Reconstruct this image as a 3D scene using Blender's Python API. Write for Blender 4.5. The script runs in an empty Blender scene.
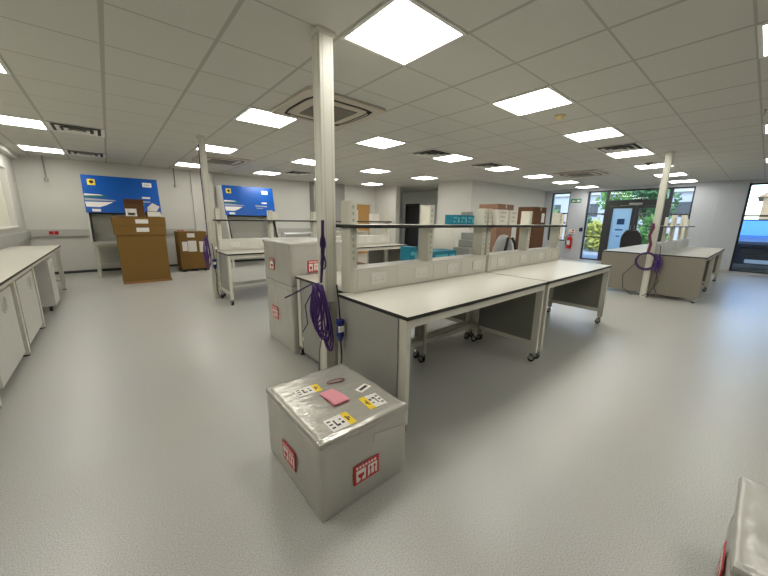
import bpy, bmesh, math, random
from mathutils import Vector, Matrix, noise
random.seed(7)
SC = bpy.context.scene
COL = SC.collection
H = 2.492          # ceiling height
HC = 1.311         # camera height
XW = 13.1          # glazed wall plane
YB = 10.1          # back wall plane
XL = -1.35         # left wall plane
YS = -3.6          # wall on the right, outside the frame

# ------------------------------------------------------------------ materials
def srgb(c):
    return tuple(((x / 255) / 12.92 if x / 255 <= .04045 else ((x / 255 + .055) / 1.055) ** 2.4) for x in c) + (1,)
MATS = {}
def mat(name, rgb, rough=.5, metal=0., var=0., scale=30., bump=0., bscale=200., stretch=None, spec=.5, trans=0.):
    if name in MATS: return MATS[name]
    m = bpy.data.materials.new(name); m.use_nodes = True
    nt = m.node_tree; b = nt.nodes['Principled BSDF']
    b.inputs['Base Color'].default_value = srgb(rgb)
    b.inputs['Roughness'].default_value = rough
    b.inputs['Metallic'].default_value = metal
    b.inputs['Specular IOR Level'].default_value = spec
    if trans: b.inputs['Transmission Weight'].default_value = trans
    tc = nt.nodes.new('ShaderNodeTexCoord')
    src = tc.outputs['Object']
    if stretch:
        mp = nt.nodes.new('ShaderNodeMapping'); mp.inputs['Scale'].default_value = stretch
        nt.links.new(src, mp.inputs['Vector']); src = mp.outputs['Vector']
    if var:
        n = nt.nodes.new('ShaderNodeTexNoise'); n.inputs['Scale'].default_value = scale; n.inputs['Detail'].default_value = 4
        nt.links.new(src, n.inputs['Vector'])
        mix = nt.nodes.new('ShaderNodeMix'); mix.data_type = 'RGBA'
        c = srgb(rgb)
        mix.inputs['A'].default_value = tuple(max(0, x * (1 - var)) for x in c[:3]) + (1,)
        mix.inputs['B'].default_value = tuple(min(1, x * (1 + var)) for x in c[:3]) + (1,)
        nt.links.new(n.outputs['Fac'], mix.inputs['Factor'])
        nt.links.new(mix.outputs['Result'], b.inputs['Base Color'])
    if bump:
        n2 = nt.nodes.new('ShaderNodeTexNoise'); n2.inputs['Scale'].default_value = bscale; n2.inputs['Detail'].default_value = 3
        nt.links.new(src, n2.inputs['Vector'])
        bp = nt.nodes.new('ShaderNodeBump'); bp.inputs['Strength'].default_value = bump; bp.inputs['Distance'].default_value = .01
        nt.links.new(n2.outputs['Fac'], bp.inputs['Height']); nt.links.new(bp.outputs['Normal'], b.inputs['Normal'])
    MATS[name] = m
    return m
def emit(name, rgb, s):
    m = bpy.data.materials.new(name); m.use_nodes = True
    nt = m.node_tree; nt.nodes.clear()
    e = nt.nodes.new('ShaderNodeEmission'); e.inputs['Color'].default_value = srgb(rgb); e.inputs['Strength'].default_value = s
    o = nt.nodes.new('ShaderNodeOutputMaterial'); nt.links.new(e.outputs[0], o.inputs[0])
    MATS[name] = m
    return m

def floor_mat():
    m = mat('vinyl_floor', (178, 177, 170), .32)
    nt = m.node_tree; b = nt.nodes['Principled BSDF']
    tc = nt.nodes.new('ShaderNodeTexCoord')
    v = nt.nodes.new('ShaderNodeTexNoise'); v.inputs['Scale'].default_value = 210; v.inputs['Detail'].default_value = 3
    r = nt.nodes.new('ShaderNodeValToRGB')
    r.color_ramp.elements[0].position = .34; r.color_ramp.elements[0].color = srgb((160, 160, 154))
    r.color_ramp.elements[1].position = .62; r.color_ramp.elements[1].color = srgb((202, 201, 194))
    n = nt.nodes.new('ShaderNodeTexNoise'); n.inputs['Scale'].default_value = 1.3; n.inputs['Detail'].default_value = 5
    mx = nt.nodes.new('ShaderNodeMix'); mx.data_type = 'RGBA'; mx.blend_type = 'MULTIPLY'; mx.inputs['Factor'].default_value = .08
    nt.links.new(tc.outputs['Object'], v.inputs['Vector']); nt.links.new(tc.outputs['Object'], n.inputs['Vector'])
    nt.links.new(v.outputs['Fac'], r.inputs['Fac'])
    nt.links.new(r.outputs['Color'], mx.inputs['A']); nt.links.new(n.outputs['Color'], mx.inputs['B'])
    nt.links.new(mx.outputs['Result'], b.inputs['Base Color'])
    return m
def ceil_mat():
    m = mat('ceiling_tile', (205, 204, 197), .85, bump=.25, bscale=90, spec=.2)
    nt = m.node_tree; b = nt.nodes['Principled BSDF']
    tc = nt.nodes.new('ShaderNodeTexCoord'); sx = nt.nodes.new('ShaderNodeSeparateXYZ'); nt.links.new(tc.outputs['Object'], sx.inputs[0])
    def M(op, a, bb):
        n = nt.nodes.new('ShaderNodeMath'); n.operation = op
        for i, v in enumerate((a, bb)):
            if isinstance(v, (int, float)): n.inputs[i].default_value = v
            else: nt.links.new(v, n.inputs[i])
        return n.outputs[0]
    fac = None
    for out, off, w in (('X', 1.317, .028), ('Y', 2.051, .016)):
        f = M('FLOORED_MODULO', M('ADD', sx.outputs[out], -off + .3), .6)
        d = M('ABSOLUTE', M('ADD', f, -.3), 0)
        ln = M('LESS_THAN', d, w / 2)
        fac = ln if fac is None else M('MAXIMUM', fac, ln)
    mx = nt.nodes.new('ShaderNodeMix'); mx.data_type = 'RGBA'
    mx.inputs['A'].default_value = srgb((205, 204, 197)); mx.inputs['B'].default_value = srgb((176, 174, 167))
    nt.links.new(fac, mx.inputs['Factor']); nt.links.new(mx.outputs['Result'], b.inputs['Base Color'])
    return m
def glass_mat():
    m = bpy.data.materials.new('window_glass'); m.use_nodes = True
    nt = m.node_tree; nt.nodes.clear()
    t = nt.nodes.new('ShaderNodeBsdfTransparent'); t.inputs['Color'].default_value = (.9, .96, 1, 1)
    g = nt.nodes.new('ShaderNodeBsdfGlossy'); g.inputs['Roughness'].default_value = .02
    f = nt.nodes.new('ShaderNodeFresnel'); f.inputs['IOR'].default_value = 1.45
    mx = nt.nodes.new('ShaderNodeMixShader'); o = nt.nodes.new('ShaderNodeOutputMaterial')
    nt.links.new(f.outputs[0], mx.inputs[0]); nt.links.new(t.outputs[0], mx.inputs[1]); nt.links.new(g.outputs[0], mx.inputs[2])
    nt.links.new(mx.outputs[0], o.inputs[0])
    MATS['glass'] = m
    return m

def clear_glass():
    m = GLASS.copy(); m.name = 'clear_glass'; m.node_tree.nodes['Transparent BSDF'].inputs['Color'].default_value = (.97, .97, .96, 1)
    return m
FLOOR = floor_mat(); CEIL = ceil_mat(); GLASS = glass_mat(); CLEAR = clear_glass()
WALL = mat('wall_paint', (212, 211, 204), .7, var=.02, scale=3, spec=.3)
WALLG = mat('wall_paint_shaded', (150, 149, 143), .7, var=.02, scale=3, spec=.3)  # wall paint darkened to carry the shade at the back pier
TRUNKG = mat('dado_grey', (182, 182, 176), .5)
TOP = mat('white_laminate', (206, 203, 190), .3, var=.015, scale=8)
EDGE = mat('black_edge', (30, 29, 28), .45)
FRAME = mat('cream_steel', (214, 212, 198), .4, var=.02, scale=12)
PANEL = mat('grey_panel', (158, 157, 150), .5, var=.03, scale=9)
PANELR = mat('grey_panel_shaded', (136, 131, 118), .5, var=.03, scale=9)  # same panel grey, with the right row's shade put into the colour
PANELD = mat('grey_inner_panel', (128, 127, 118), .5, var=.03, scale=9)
CAB = mat('cabinet_white', (205, 204, 196), .4, var=.02, scale=7)
TRK = mat('trunk_white', (216, 214, 204), .4)
SOCK = mat('socket_white', (226, 225, 218), .35)
SEAM = mat('seam_grey', (176, 175, 167), .6)
BLACK = mat('black_rubber', (26, 26, 27), .6)
DGREY = mat('dark_grey_metal', (52, 54, 57), .45)
STEEL = mat('brushed_steel', (170, 170, 166), .3, metal=.8, var=.08, scale=20)
CHROME = mat('chrome', (190, 190, 188), .2, metal=.9)
WRAP = mat('foil_wrap', (188, 186, 178), .28, metal=.35, var=.12, scale=6, bump=.5, bscale=9, stretch=(1, 1, .35))
WRAPT = mat('foil_wrap_top', (192, 189, 180), .25, metal=.45, var=.16, scale=9, bump=.55, bscale=16, stretch=(.7, 2.2, 1))
WRAPP = mat('film_wrap_pale', (188, 186, 178), .25, metal=.15, var=.12, scale=7, bump=.6, bscale=11, stretch=(1, 1, .6))
TAPE = mat('tape_grey', (200, 196, 186), .25, var=.06, scale=14)
RED = mat('sticker_red', (200, 44, 46), .45)
STW = mat('sticker_white', (236, 232, 226), .5)
YEL = mat('label_yellow', (238, 206, 44), .5)
INK = mat('ink', (40, 40, 42), .6)
PINK = mat('pink_paper', (226, 150, 160), .7, var=.03, scale=20)
DRED = mat('dark_red_band', (110, 32, 44), .5)
CARD = mat('cardboard', (128, 98, 52), .8, var=.05, scale=6, spec=.2)
CARDD = mat('cardboard_dark', (98, 68, 44), .8, var=.06, scale=6, spec=.2)
CARDP = mat('cardboard_pinkish', (142, 110, 90), .8, var=.05, scale=6, spec=.2)
WOODP = mat('pallet_wood', (150, 112, 66), .8, var=.12, scale=12)
BLUE = mat('cabinet_blue', (0, 84, 172), .35, var=.02, scale=4)
SWG = mat('swoosh_green', (30, 110, 84), .4)
SWY = mat('swoosh_grey', (168, 172, 172), .4)
BEIGE = mat('cassette_beige', (196, 186, 172), .5)
GRILL = mat('grille_brown', (110, 104, 92), .6)
SLOT = mat('slot_dark', (38, 34, 30), .7)
PURP = mat('purple_cable', (78, 44, 118), .4, var=.08, scale=30)
PURPD = mat('dark_purple_cable', (58, 36, 88), .4)
CBLK = mat('black_cable', (32, 32, 34), .5)
CGRY = mat('grey_cable', (128, 128, 126), .5)
PLUG = mat('blue_plug', (24, 36, 122), .4)
TEAL = mat('teal_print', (0, 116, 140), .45, var=.25, scale=26)
TEALL = mat('teal_light', (90, 178, 190), .45)
WBOX = mat('white_carton', (224, 220, 208), .6, var=.02, scale=10)
GBOX = mat('grey_carton', (152, 152, 147), .6, var=.03, scale=8)
WOOD = mat('wood_door', (186, 142, 82), .45, var=.12, scale=4, stretch=(6, 6, .6))
DOORD = mat('dark_door', (48, 42, 38), .5)
REDP = mat('red_paint', (196, 26, 30), .35)
GREEN = mat('sign_green', (0, 130, 80), .5)
POSTER = mat('poster_blue', (168, 212, 240), .5, var=.05, scale=2)
POSTD = mat('poster_dark_blue', (36, 112, 190), .5)
LEAF = mat('leaf_green', (84, 124, 52), .7, var=.45, scale=2.5)
LEAFD = mat('leaf_dark_green', (52, 88, 44), .7, var=.45, scale=2.5)
LEAFY = mat('leaf_yellow_green', (160, 160, 70), .7, var=.35, scale=2.5)
BARK = mat('bark', (86, 70, 54), .9, var=.2, scale=8)
FENCE = mat('fence_wood', (170, 146, 108), .8, var=.12, scale=6)
PAVE = mat('pale_paving', (150, 152, 154), .8, var=.05, scale=4)
BRICKP = mat('far_building_pale', (150, 152, 156), .8, var=.04, scale=3)
STONE = mat('stone_wall_sand', (150, 128, 98), .9, var=.15, scale=3)
CARB = mat('car_black_paint', (20, 24, 32), .15)
CARK = mat('car_black_plastic', (24, 27, 34), .35)
CARG = mat('windscreen_sky_reflection', (70, 128, 206), .05, spec=.8)  # blue of the reflected sky is painted into the glass
HEADL = mat('headlamp', (226, 232, 240), .15)
CHAIRF = mat('chair_fabric', (44, 42, 46), .8)
LAMP = emit('lamp_diffuser', (255, 252, 244), 9.0)
WHITEP = mat('lamp_frame_white', (224, 223, 218), .5)
BLIND = mat('blind_cream', (228, 226, 208), .7)
CYL = mat('roll_plastic', (190, 192, 190), .25, var=.05, scale=8)

# ------------------------------------------------------------------ mesh helpers
class MB:
    def __init__(s): s.v = []; s.f = []; s.m = []; s.sm = []
    def add(s, vs, fs, m=0, smooth=False):
        o = len(s.v); s.v += [tuple(v) for v in vs]
        for f in fs: s.f.append([o + i for i in f]); s.m.append(m); s.sm.append(smooth)
        return s
    def box(s, x0, y0, z0, x1, y1, z1, m=0, top=None):
        x0, x1 = sorted((x0, x1)); y0, y1 = sorted((y0, y1)); z0, z1 = sorted((z0, z1))
        vs = [(x0, y0, z0), (x1, y0, z0), (x1, y1, z0), (x0, y1, z0), (x0, y0, z1), (x1, y0, z1), (x1, y1, z1), (x0, y1, z1)]
        fs = [(0, 3, 2, 1), (0, 1, 5, 4), (1, 2, 6, 5), (2, 3, 7, 6), (3, 0, 4, 7)]
        s.add(vs, fs, m); s.add([vs[4], vs[5], vs[6], vs[7]], [(0, 1, 2, 3)], m if top is None else top)
        return s
    def prism(s, pts, o, u, v, d0, d1, m=0):
        # polygon in the plane (o,u,v), extruded along n = u x v from d0 to d1
        o, u, v = Vector(o), Vector(u), Vector(v); n = u.cross(v).normalized(); k = len(pts)
        a = [o + u * p[0] + v * p[1] + n * d0 for p in pts]; b = [o + u * p[0] + v * p[1] + n * d1 for p in pts]
        area = sum(pts[i][0] * pts[(i + 1) % k][1] - pts[(i + 1) % k][0] * pts[i][1] for i in range(k))
        idx = list(range(k))
        if area < 0: a.reverse(); b.reverse()
        fs = [tuple(reversed(idx)), tuple(k + i for i in idx)] + [(i, (i + 1) % k, k + (i + 1) % k, k + i) for i in idx]
        return s.add(a + b, fs, m)
    def rect(s, o, u, v, a0, b0, a1, b1, d0, d1, m=0):
        return s.prism([(a0, b0), (a1, b0), (a1, b1), (a0, b1)], o, u, v, d0, d1, m)
    def cyl(s, p0, p1, r0, r1=None, n=14, m=0, smooth=True):
        p0, p1 = Vector(p0), Vector(p1); r1 = r0 if r1 is None else r1
        d = (p1 - p0).normalized(); a = d.orthogonal().normalized(); b = d.cross(a)
        A = [p0 + (a * math.cos(t) + b * math.sin(t)) * r0 for t in [2 * math.pi * i / n for i in range(n)]]
        B = [p1 + (a * math.cos(t) + b * math.sin(t)) * r1 for t in [2 * math.pi * i / n for i in range(n)]]
        s.add(A + B, [(i, (i + 1) % n, n + (i + 1) % n, n + i) for i in range(n)], m, smooth)
        s.add(A, [tuple(reversed(range(n)))], m); s.add(B, [tuple(range(n))], m)
        return s
    def tube(s, pts, r, n=6, m=0, closed=False):
        P = [Vector(p) for p in pts]; k = len(P); rings = []
        up = None
        for i in range(k):
            t = (P[(i + 1) % k] - P[i - 1]) if closed else (P[min(i + 1, k - 1)] - P[max(i - 1, 0)])
            t.normalize()
            if up is None: up = t.orthogonal().normalized()
            a = (up - t * up.dot(t)).normalized(); up = a; b = t.cross(a)
            rings.append([P[i] + (a * math.cos(2 * math.pi * j / n) + b * math.sin(2 * math.pi * j / n)) * r for j in range(n)])
        vs = [v for rg in rings for v in rg]; fs = []
        for i in range(k if closed else k - 1):
            i2 = (i + 1) % k
            for j in range(n): fs.append((i * n + j, i * n + (j + 1) % n, i2 * n + (j + 1) % n, i2 * n + j))
        s.add(vs, fs, m, True)
        if not closed:
            s.add(rings[0], [tuple(reversed(range(n)))], m); s.add(rings[-1], [tuple(range(n))], m)
        return s
    def torus(s, c, u, v, R, r, n=24, m=0):
        c, u, v = Vector(c), Vector(u), Vector(v)
        return s.tube([c + u * (R * math.cos(2 * math.pi * i / n)) + v * (R * math.sin(2 * math.pi * i / n)) for i in range(n)], r, 6, m, True)
    def mesh(s, name, off=(0, 0, 0)):
        me = bpy.data.meshes.new(name)
        me.from_pydata([(x - off[0], y - off[1], z - off[2]) for x, y, z in s.v], [], s.f)
        for p, mi, sm in zip(me.polygons, s.m, s.sm): p.material_index = mi; p.use_smooth = sm
        me.update()
        return me
def link(name, mb, mats, off=(0, 0, 0), parent=None, bevel=0, seg=2):
    me = mb.mesh(name, off)
    for m in (mats if isinstance(mats, (list, tuple)) else [mats]): me.materials.append(m)
    o = bpy.data.objects.new(name, me); COL.objects.link(o)
    if bevel:
        b = o.modifiers.new('bevel', 'BEVEL'); b.width = bevel; b.segments = seg; b.limit_method = 'ANGLE'; b.angle_limit = math.radians(50)
    if parent: o.parent = parent
    return o
def tag(o, label, cat, group=None, kind=None):
    if label: o['label'] = label
    if cat: o['category'] = cat
    if group: o['group'] = group
    if kind: o['kind'] = kind
    return o
class Thing:
    """an Empty at the base of a thing; part() hangs a mesh under it, given in world coordinates"""
    def __init__(s, name, label, cat, loc, group=None):
        s.o = bpy.data.objects.new(name, None); COL.objects.link(s.o); s.o.empty_display_size = .1
        s.o.location = loc; s.loc = loc; tag(s.o, label, cat, group)
    def part(s, name, mb, mats, parent=None, bevel=0, label=None, kind=None):
        o = link(name, mb, mats, s.loc, parent or s.o, bevel)
        if label: o['label'] = label
        if kind: o['kind'] = kind
        return o
def single(name, mb, mats, label, cat, loc, group=None, bevel=0):
    o = link(name, mb, mats, loc, None, bevel); o.location = loc
    return tag(o, label, cat, group)
def struct(name, mb, mats, parent=None, bevel=0):
    o = link(name, mb, mats, (0, 0, 0), parent, bevel)
    if not parent: o['kind'] = 'structure'
    return o
def copy_tree(o, loc):
    c = o.copy(); COL.objects.link(c); c.location = loc
    for ch in o.children:
        d = ch.copy(); COL.objects.link(d); d.parent = c
        for g in ch.children:
            e = g.copy(); COL.objects.link(e); e.parent = d
    return c
X, Y, Z = Vector((1, 0, 0)), Vector((0, 1, 0)), Vector((0, 0, 1))
def B(*a, **k): return MB().box(*a, **k)

# ------------------------------------------------------------------ the room
struct('floor', B(XL - .3, YS - .2, -.1, XW + .05, 11.2, 0), FLOOR)
struct('ceiling', B(XL - .3, YS - .2, H, XW + .3, 11.2, H + .12), CEIL)
# left wall with its window recess (Y 1.2 to 9.3, sill 1.08, head 2.12)
w = MB()
w.box(XL - .2, YS, 0, XL, YB, 1.07); w.box(XL - .2, YS, 2.14, XL, YB, H)
w.box(XL - .2, 9.3, 1.07, XL, YB, 2.14); w.box(XL - .2, YS, 1.07, XL, 1.2, 2.14)
struct('wall_left', w, WALL)
w1 = struct('window_left', MB().box(XL - .16, 1.2, 1.07, XL - .09, 9.3, 1.11).box(XL - .16, 1.2, 2.10, XL - .09, 9.3, 2.14)
            .box(XL - .16, 9.25, 1.11, XL - .09, 9.3, 2.10).box(XL - .16, 5.2, 1.11, XL - .11, 5.26, 2.10).box(XL - .16, 1.2, 1.11, XL - .09, 1.25, 2.10), SOCK)
struct('window_blind', B(XL - .105, 1.25, 1.10, XL - .095, 9.25, 2.11), BLIND, w1)
struct('trim_left_sill', B(XL - .19, 1.2, 1.055, XL + .03, 9.32, 1.075), SOCK, bevel=.004)
struct('trim_left_bulkhead', B(XL, YS, 2.40, XL + .10, YB, H), WALL, bevel=.004)
# back wall, wall returns and the office block
struct('wall_back', MB().box(XL - .2, YB, 0, 6.83, YB + .2, H).box(6.83, YB, 1.93, 7.86, YB + .2, H).box(7.86, YB, 0, 8.05, YB + .2, H), WALL)
struct('wall_lobby', B(8.05, 8.87, 0, 8.25, YB + .2, H), WALL)
struct('wall_lobby_end', MB().box(10.2, 7.1, 0, 10.4, 9.75, H).box(10.2, 10.55, 0, 10.4, 11.0, H).box(10.2, 9.75, 2.0, 10.4, 10.55, H)
       .box(8.05, 10.8, 0, 10.2, 11.0, H), WALL)
struct('wall_office', B(8.27, 5.8, 0, XW, 7.1, H), WALL)
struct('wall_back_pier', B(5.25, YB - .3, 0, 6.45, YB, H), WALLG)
struct('wall_back_pilaster', B(1.78, YB - .12, 0, 2.3, YB, H), WALL, bevel=.004)
struct('wall_right', B(XL - .2, YS - .2, 0, XW + .2, YS, H), WALL)
# dado trunking and skirting
struct('trim_back_dado', MB().box(XL, YB - .055, .84, 1.78, YB, .99).box(2.3, YB - .055, .84, 5.25, YB, .99), TRUNKG, bevel=.004)
struct('trim_left_dado', B(XL, YS, .80, XL + .05, YB - .055, .96), TRUNKG, bevel=.004)
struct('baseboard_back', MB().box(XL, YB - .015, 0, 1.78, YB, .055).box(2.3, YB - .015, 0, 5.25, YB, .055), DGREY)
struct('baseboard_left', B(XL, YS, 0, XL + .015, YB - .02, .09), DGREY)
struct('baseboard_office', MB().box(8.27, 5.785, 0, XW, 5.8, .09).box(8.255, 5.785, 0, 8.27, 7.1, .09), DGREY)

# glazed wall at X = XW
w = MB(); T = .3
for a, b in ((5.8, 5.54), (4.88, 4.30), (1.53, .50), (-.85, YS)):
    w.box(XW, b, 0, XW + T, a, H)
for a, b in ((5.54, 4.88), (4.30, 1.53), (.50, -.85)): w.box(XW, b, 2.40, XW + T, a, H)
w.box(XW, .50, 0, XW + T, -.85, .05)
w.box(XW, 4.88, 0, XW + T, 5.54, .62)
WALLF = mat('wall_paint_light_cast', (198, 202, 208), .7, var=.02, scale=3, spec=.3)  # bluish cast of the light mixed into the wall colour
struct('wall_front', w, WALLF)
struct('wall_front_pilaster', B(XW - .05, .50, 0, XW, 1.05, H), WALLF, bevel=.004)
struct('baseboard_front', MB().box(XW - .015, 1.05, 0, XW, 1.53, .09).box(XW - .065, .50, 0, XW - .05, 1.05, .09), TRUNKG)
xa, xb = XW + .06, XW + .12
def fbar(m, y0, z0, y1, z1): m.box(xa, y0, z0, xb, y1, z1)
def window(name, y0, z0, y1, z1, bars=(), mull=(), f=.045):
    m = MB()
    fbar(m, y0, z0, y0 + f, z1); fbar(m, y1 - f, z0, y1, z1); fbar(m, y0 + f, z0, y1 - f, z0 + f); fbar(m, y0 + f, z1 - f, y1 - f, z1)
    for z in bars: fbar(m, y0 + f, z - .022, y1 - f, z + .022)
    for y in mull: fbar(m, y - .025, z0 + f, y + .025, z1 - f)
    o = struct(name, m, DGREY)
    p = struct('glass_pane', B(xa + .025, y0 + f * .6, z0 + f * .6, xa + .031, y1 - f * .6, z1 - f * .6), GLASS, o)
    return o
window('window_1', 4.88, .62, 5.54, 2.40, (1.64,))
window('window_2', 3.70, 0, 4.30, 2.40, (1.62, .82))
window('window_3', 2.06, 2.02, 3.70, 2.40)
window('window_4', 1.53, 0, 2.06, 2.40, (1.60,))
window('window_5', -.85, .05, .50, 2.40, (1.56,))
# double entrance door
m = MB()
fbar(m, 3.60, 0, 3.70, 2.02); fbar(m, 2.06, 0, 2.16, 2.02); m.box(xa - .01, 2.06, 1.88, xb + .01, 3.70, 2.03)
d1 = struct('door_1', m, DGREY)
for a, b in ((2.16, 2.87), (2.87, 3.60)):
    lf = MB(); s_ = .10
    fbar(lf, a + .004, .02, a + s_, 1.87); fbar(lf, b - s_, .02, b - .004, 1.87); fbar(lf, a + s_, .02, b - s_, .20); fbar(lf, a + s_, 1.80, b - s_, 1.87)
    l = struct('door_leaf', lf, DGREY, d1)
    struct('glass_pane', B(xa + .025, a + .08, .18, xa + .031, b - .08, 1.82), GLASS, l)
    hy = a + .05 if a > 2.5 else b - .05
    struct('door_handle', MB().cyl((xa - .04, hy, .85), (xa - .04, hy, 1.25), .012).cyl((xa - .04, hy, .9), (xa, hy, .9), .008).cyl((xa - .04, hy, 1.2), (xa, hy, 1.2), .008), CHROME, l)
single('door_closer', MB().box(xa - .06, 2.72, 1.91, xa - .012, 3.06, 1.97).cyl((xa - .03, 2.80, 1.905), (xa - .03, 3.3, 1.885), .008), STEEL,
       'silver door closer box on the frame above the double entrance door', 'door closer', (xa - .04, 2.89, 1.94), bevel=.004)
# poster on the left leaf of the door
t = Thing('poster', 'pale blue poster behind the glass of the left entrance door leaf', 'poster', (xa + .035, 3.2, .22))
pm = POSTER.node_tree; pb_ = pm.nodes['Principled BSDF']; tl = pm.nodes.new('ShaderNodeBsdfTranslucent'); tl.inputs['Color'].default_value = srgb((236, 240, 236)); ms_ = pm.nodes.new('ShaderNodeMixShader'); ms_.inputs[0].default_value = .7
pm.links.new(pb_.outputs[0], ms_.inputs[1]); pm.links.new(tl.outputs[0], ms_.inputs[2]); pm.links.new(ms_.outputs[0], pm.nodes['Material Output'].inputs[0])
t.part('sheet', MB().box(xa + .033, 2.97, .20, xa + .037, 3.50, 1.80), POSTER)
for a0, b0, a1, b1 in ((.16, 1.27, .37, 1.46), (.14, 1.07, .35, 1.12), (.19, .86, .29, .90)):
    t.part('text_block', MB().rect((xa + .032, 3.5, 0), -Y, Z, a0, b0, a1, b1, 0, .001), POSTD)
# wooden door in the back wall, dark door in the lobby
m = MB().box(6.83, YB - .02, 0, 6.90, YB + .08, 1.93).box(7.79, YB - .02, 0, 7.86, YB + .08, 1.93).box(6.90, YB - .02, 1.86, 7.79, YB + .08, 1.93)
d2 = struct('door_2', m, CAB)
lf = struct('door_leaf', MB().box(6.90, YB + .02, 0, 7.12, YB + .065, 1.86).box(7.27, YB + .02, 0, 7.79, YB + .065, 1.86).box(7.12, YB + .02, 0, 7.27, YB + .065, .75).box(7.12, YB + .02, 1.65, 7.27, YB + .065, 1.86), WOOD, d2)
struct('glass_pane', B(7.12, YB + .035, .75, 7.27, YB + .045, 1.65), SOCK, lf)
struct('door_handle', MB().cyl((7.70, YB + .02, .98), (7.70, YB - .04, .98), .01).cyl((7.70, YB - .04, .98), (7.57, YB - .04, .98), .01), CHROME, lf)
d3 = struct('door_3', MB().box(10.16, 9.75, 0, 10.3, 9.80, 2.0).box(10.16, 10.50, 0, 10.3, 10.55, 2.0).box(10.16, 9.80, 1.95, 10.3, 10.5, 2.0), DGREY)
struct('door_leaf', B(10.22, 9.80, 0, 10.26, 10.50, 1.95), DOORD, d3)

# ------------------------------------------------------------------ ceiling fittings
def cell(i, j): return 1.317 + .6 * i, 2.051 + .6 * j
rows = {-1: 'over the right walkway', 3: 'between front and middle benches', 7: 'behind the middle benches', 11: 'along the back wall'}
lights = {-1: [-3, 0, 3, 6, 9, 12, 15, 18], 3: [-4, 0, 3, 6, 9, 12, 15, 18], 7: [-4, 0, 3, 6, 9], 11: [-4, 0, 3, 6, 9]}
ordn = ['first', 'second', 'third', 'fourth', 'fifth', 'sixth', 'seventh', 'eighth']
proto = None
def add_light(i, j, label):
    global proto
    x, y = cell(i, j); c = (x + .3, y + .3, H)
    if proto is None:
        t = Thing('ceiling_light', label, 'ceiling light', c, 'square ceiling light panels')
        f = MB(); e = .296; k = .272
        for a in ((-e, -e, e, -k), (-e, k, e, e), (-e, -k, -k, k), (k, -k, e, k)):
            f.box(c[0] + a[0], c[1] + a[1], H - .010, c[0] + a[2], c[1] + a[3], H)
        t.part('frame', f, WHITEP)
        t.part('diffuser', B(c[0] - k, c[1] - k, H - .007, c[0] + k, c[1] + k, H - .001), LAMP)
        proto = t.o
    else:
        o = copy_tree(proto, c); o['label'] = label
for j, ii in lights.items():
    n = 0
    for i in ii:
        if j == -1 and i == -3:      # unseen panel added for its light, over the camera's own aisle
            add_light(i, j, 'unseen square ceiling light panel added over the aisle beside the camera, out of the frame'); continue
        add_light(i, j, f'square ceiling light panel, {ordn[n]} from left in the line {rows[j]}'); n += 1
add_light(3, -4, 'lit square ceiling light panel cut by the right edge of the photo')
for i in (0, 8, 13): add_light(i, -5 if i == 0 else -4, 'unseen square ceiling light panel added outside the frame, over the right side of the room')  # unseen panels, added to help light the room

def cassette(cx, cy, label):
    t = Thing('ceiling_cassette_unit', label, 'air conditioner', (cx, cy, H), 'ceiling cassette air conditioners')
    def rr(h, r, n=6):
        p = []
        for sx, sy, a0 in ((1, 1, 0), (-1, 1, 90), (-1, -1, 180), (1, -1, 270)):
            for q in range(n + 1):
                a = math.radians(a0 + 90 * q / n); p.append((sx * (h - r) + r * math.cos(a), sy * (h - r) + r * math.sin(a)))
        return p
    t.part('panel', MB().prism(rr(.475, .06), (cx, cy, H - .03), X, Y, 0, .03), BEIGE, bevel=.008)
    t.part('grille', MB().prism(rr(.235, .015, 2), (cx, cy, H - .036), X, Y, 0, .006), GRILL)
    for k in range(4):
        a = math.pi / 2 * k; u = Vector((math.cos(a), math.sin(a), 0)); v = Vector((-math.sin(a), math.cos(a), 0))
        base = Vector((cx, cy, H - .0335))
        # dark air slot with curled ends and the flap that lies in it
        pts = [base + u * (.36 - .05 * abs(s) ** 4) + v * (.36 * s) for s in [q / 10 - 1 for q in range(21)]]
        sl = MB(); L = [(p.x, p.y) for p in pts]
        outer = [(p + u * .028).to_2d() for p in pts]; inner = [(p - u * .022).to_2d() for p in pts]
        poly = [(q.x - cx, q.y - cy) for q in outer] + [(q.x - cx, q.y - cy) for q in reversed(inner)]
        s = t.part('air_slot', sl.prism(poly, (cx, cy, H - .034), X, Y, 0, .005), SLOT)
        fo = [(p + u * .002).to_2d() for p in pts[2:-2]]; fi = [(p - u * .015).to_2d() for p in pts[2:-2]]
        poly = [(q.x - cx, q.y - cy) for q in fo] + [(q.x - cx, q.y - cy) for q in reversed(fi)]
        t.part('flap', MB().prism(poly, (cx, cy, H - .039), X, Y, 0, .006), BEIGE, s)
cassette(*[a + .3 for a in cell(.65, 1.7)], 'beige ceiling cassette air conditioner behind the front service pole')
cassette(*[a + .3 for a in cell(.6, 8.9)], 'beige ceiling cassette air conditioner behind the pole of the middle bench')
cassette(*[a + .3 for a in cell(12.3, 1.4)], 'beige ceiling cassette air conditioner before the entrance door')
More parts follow.
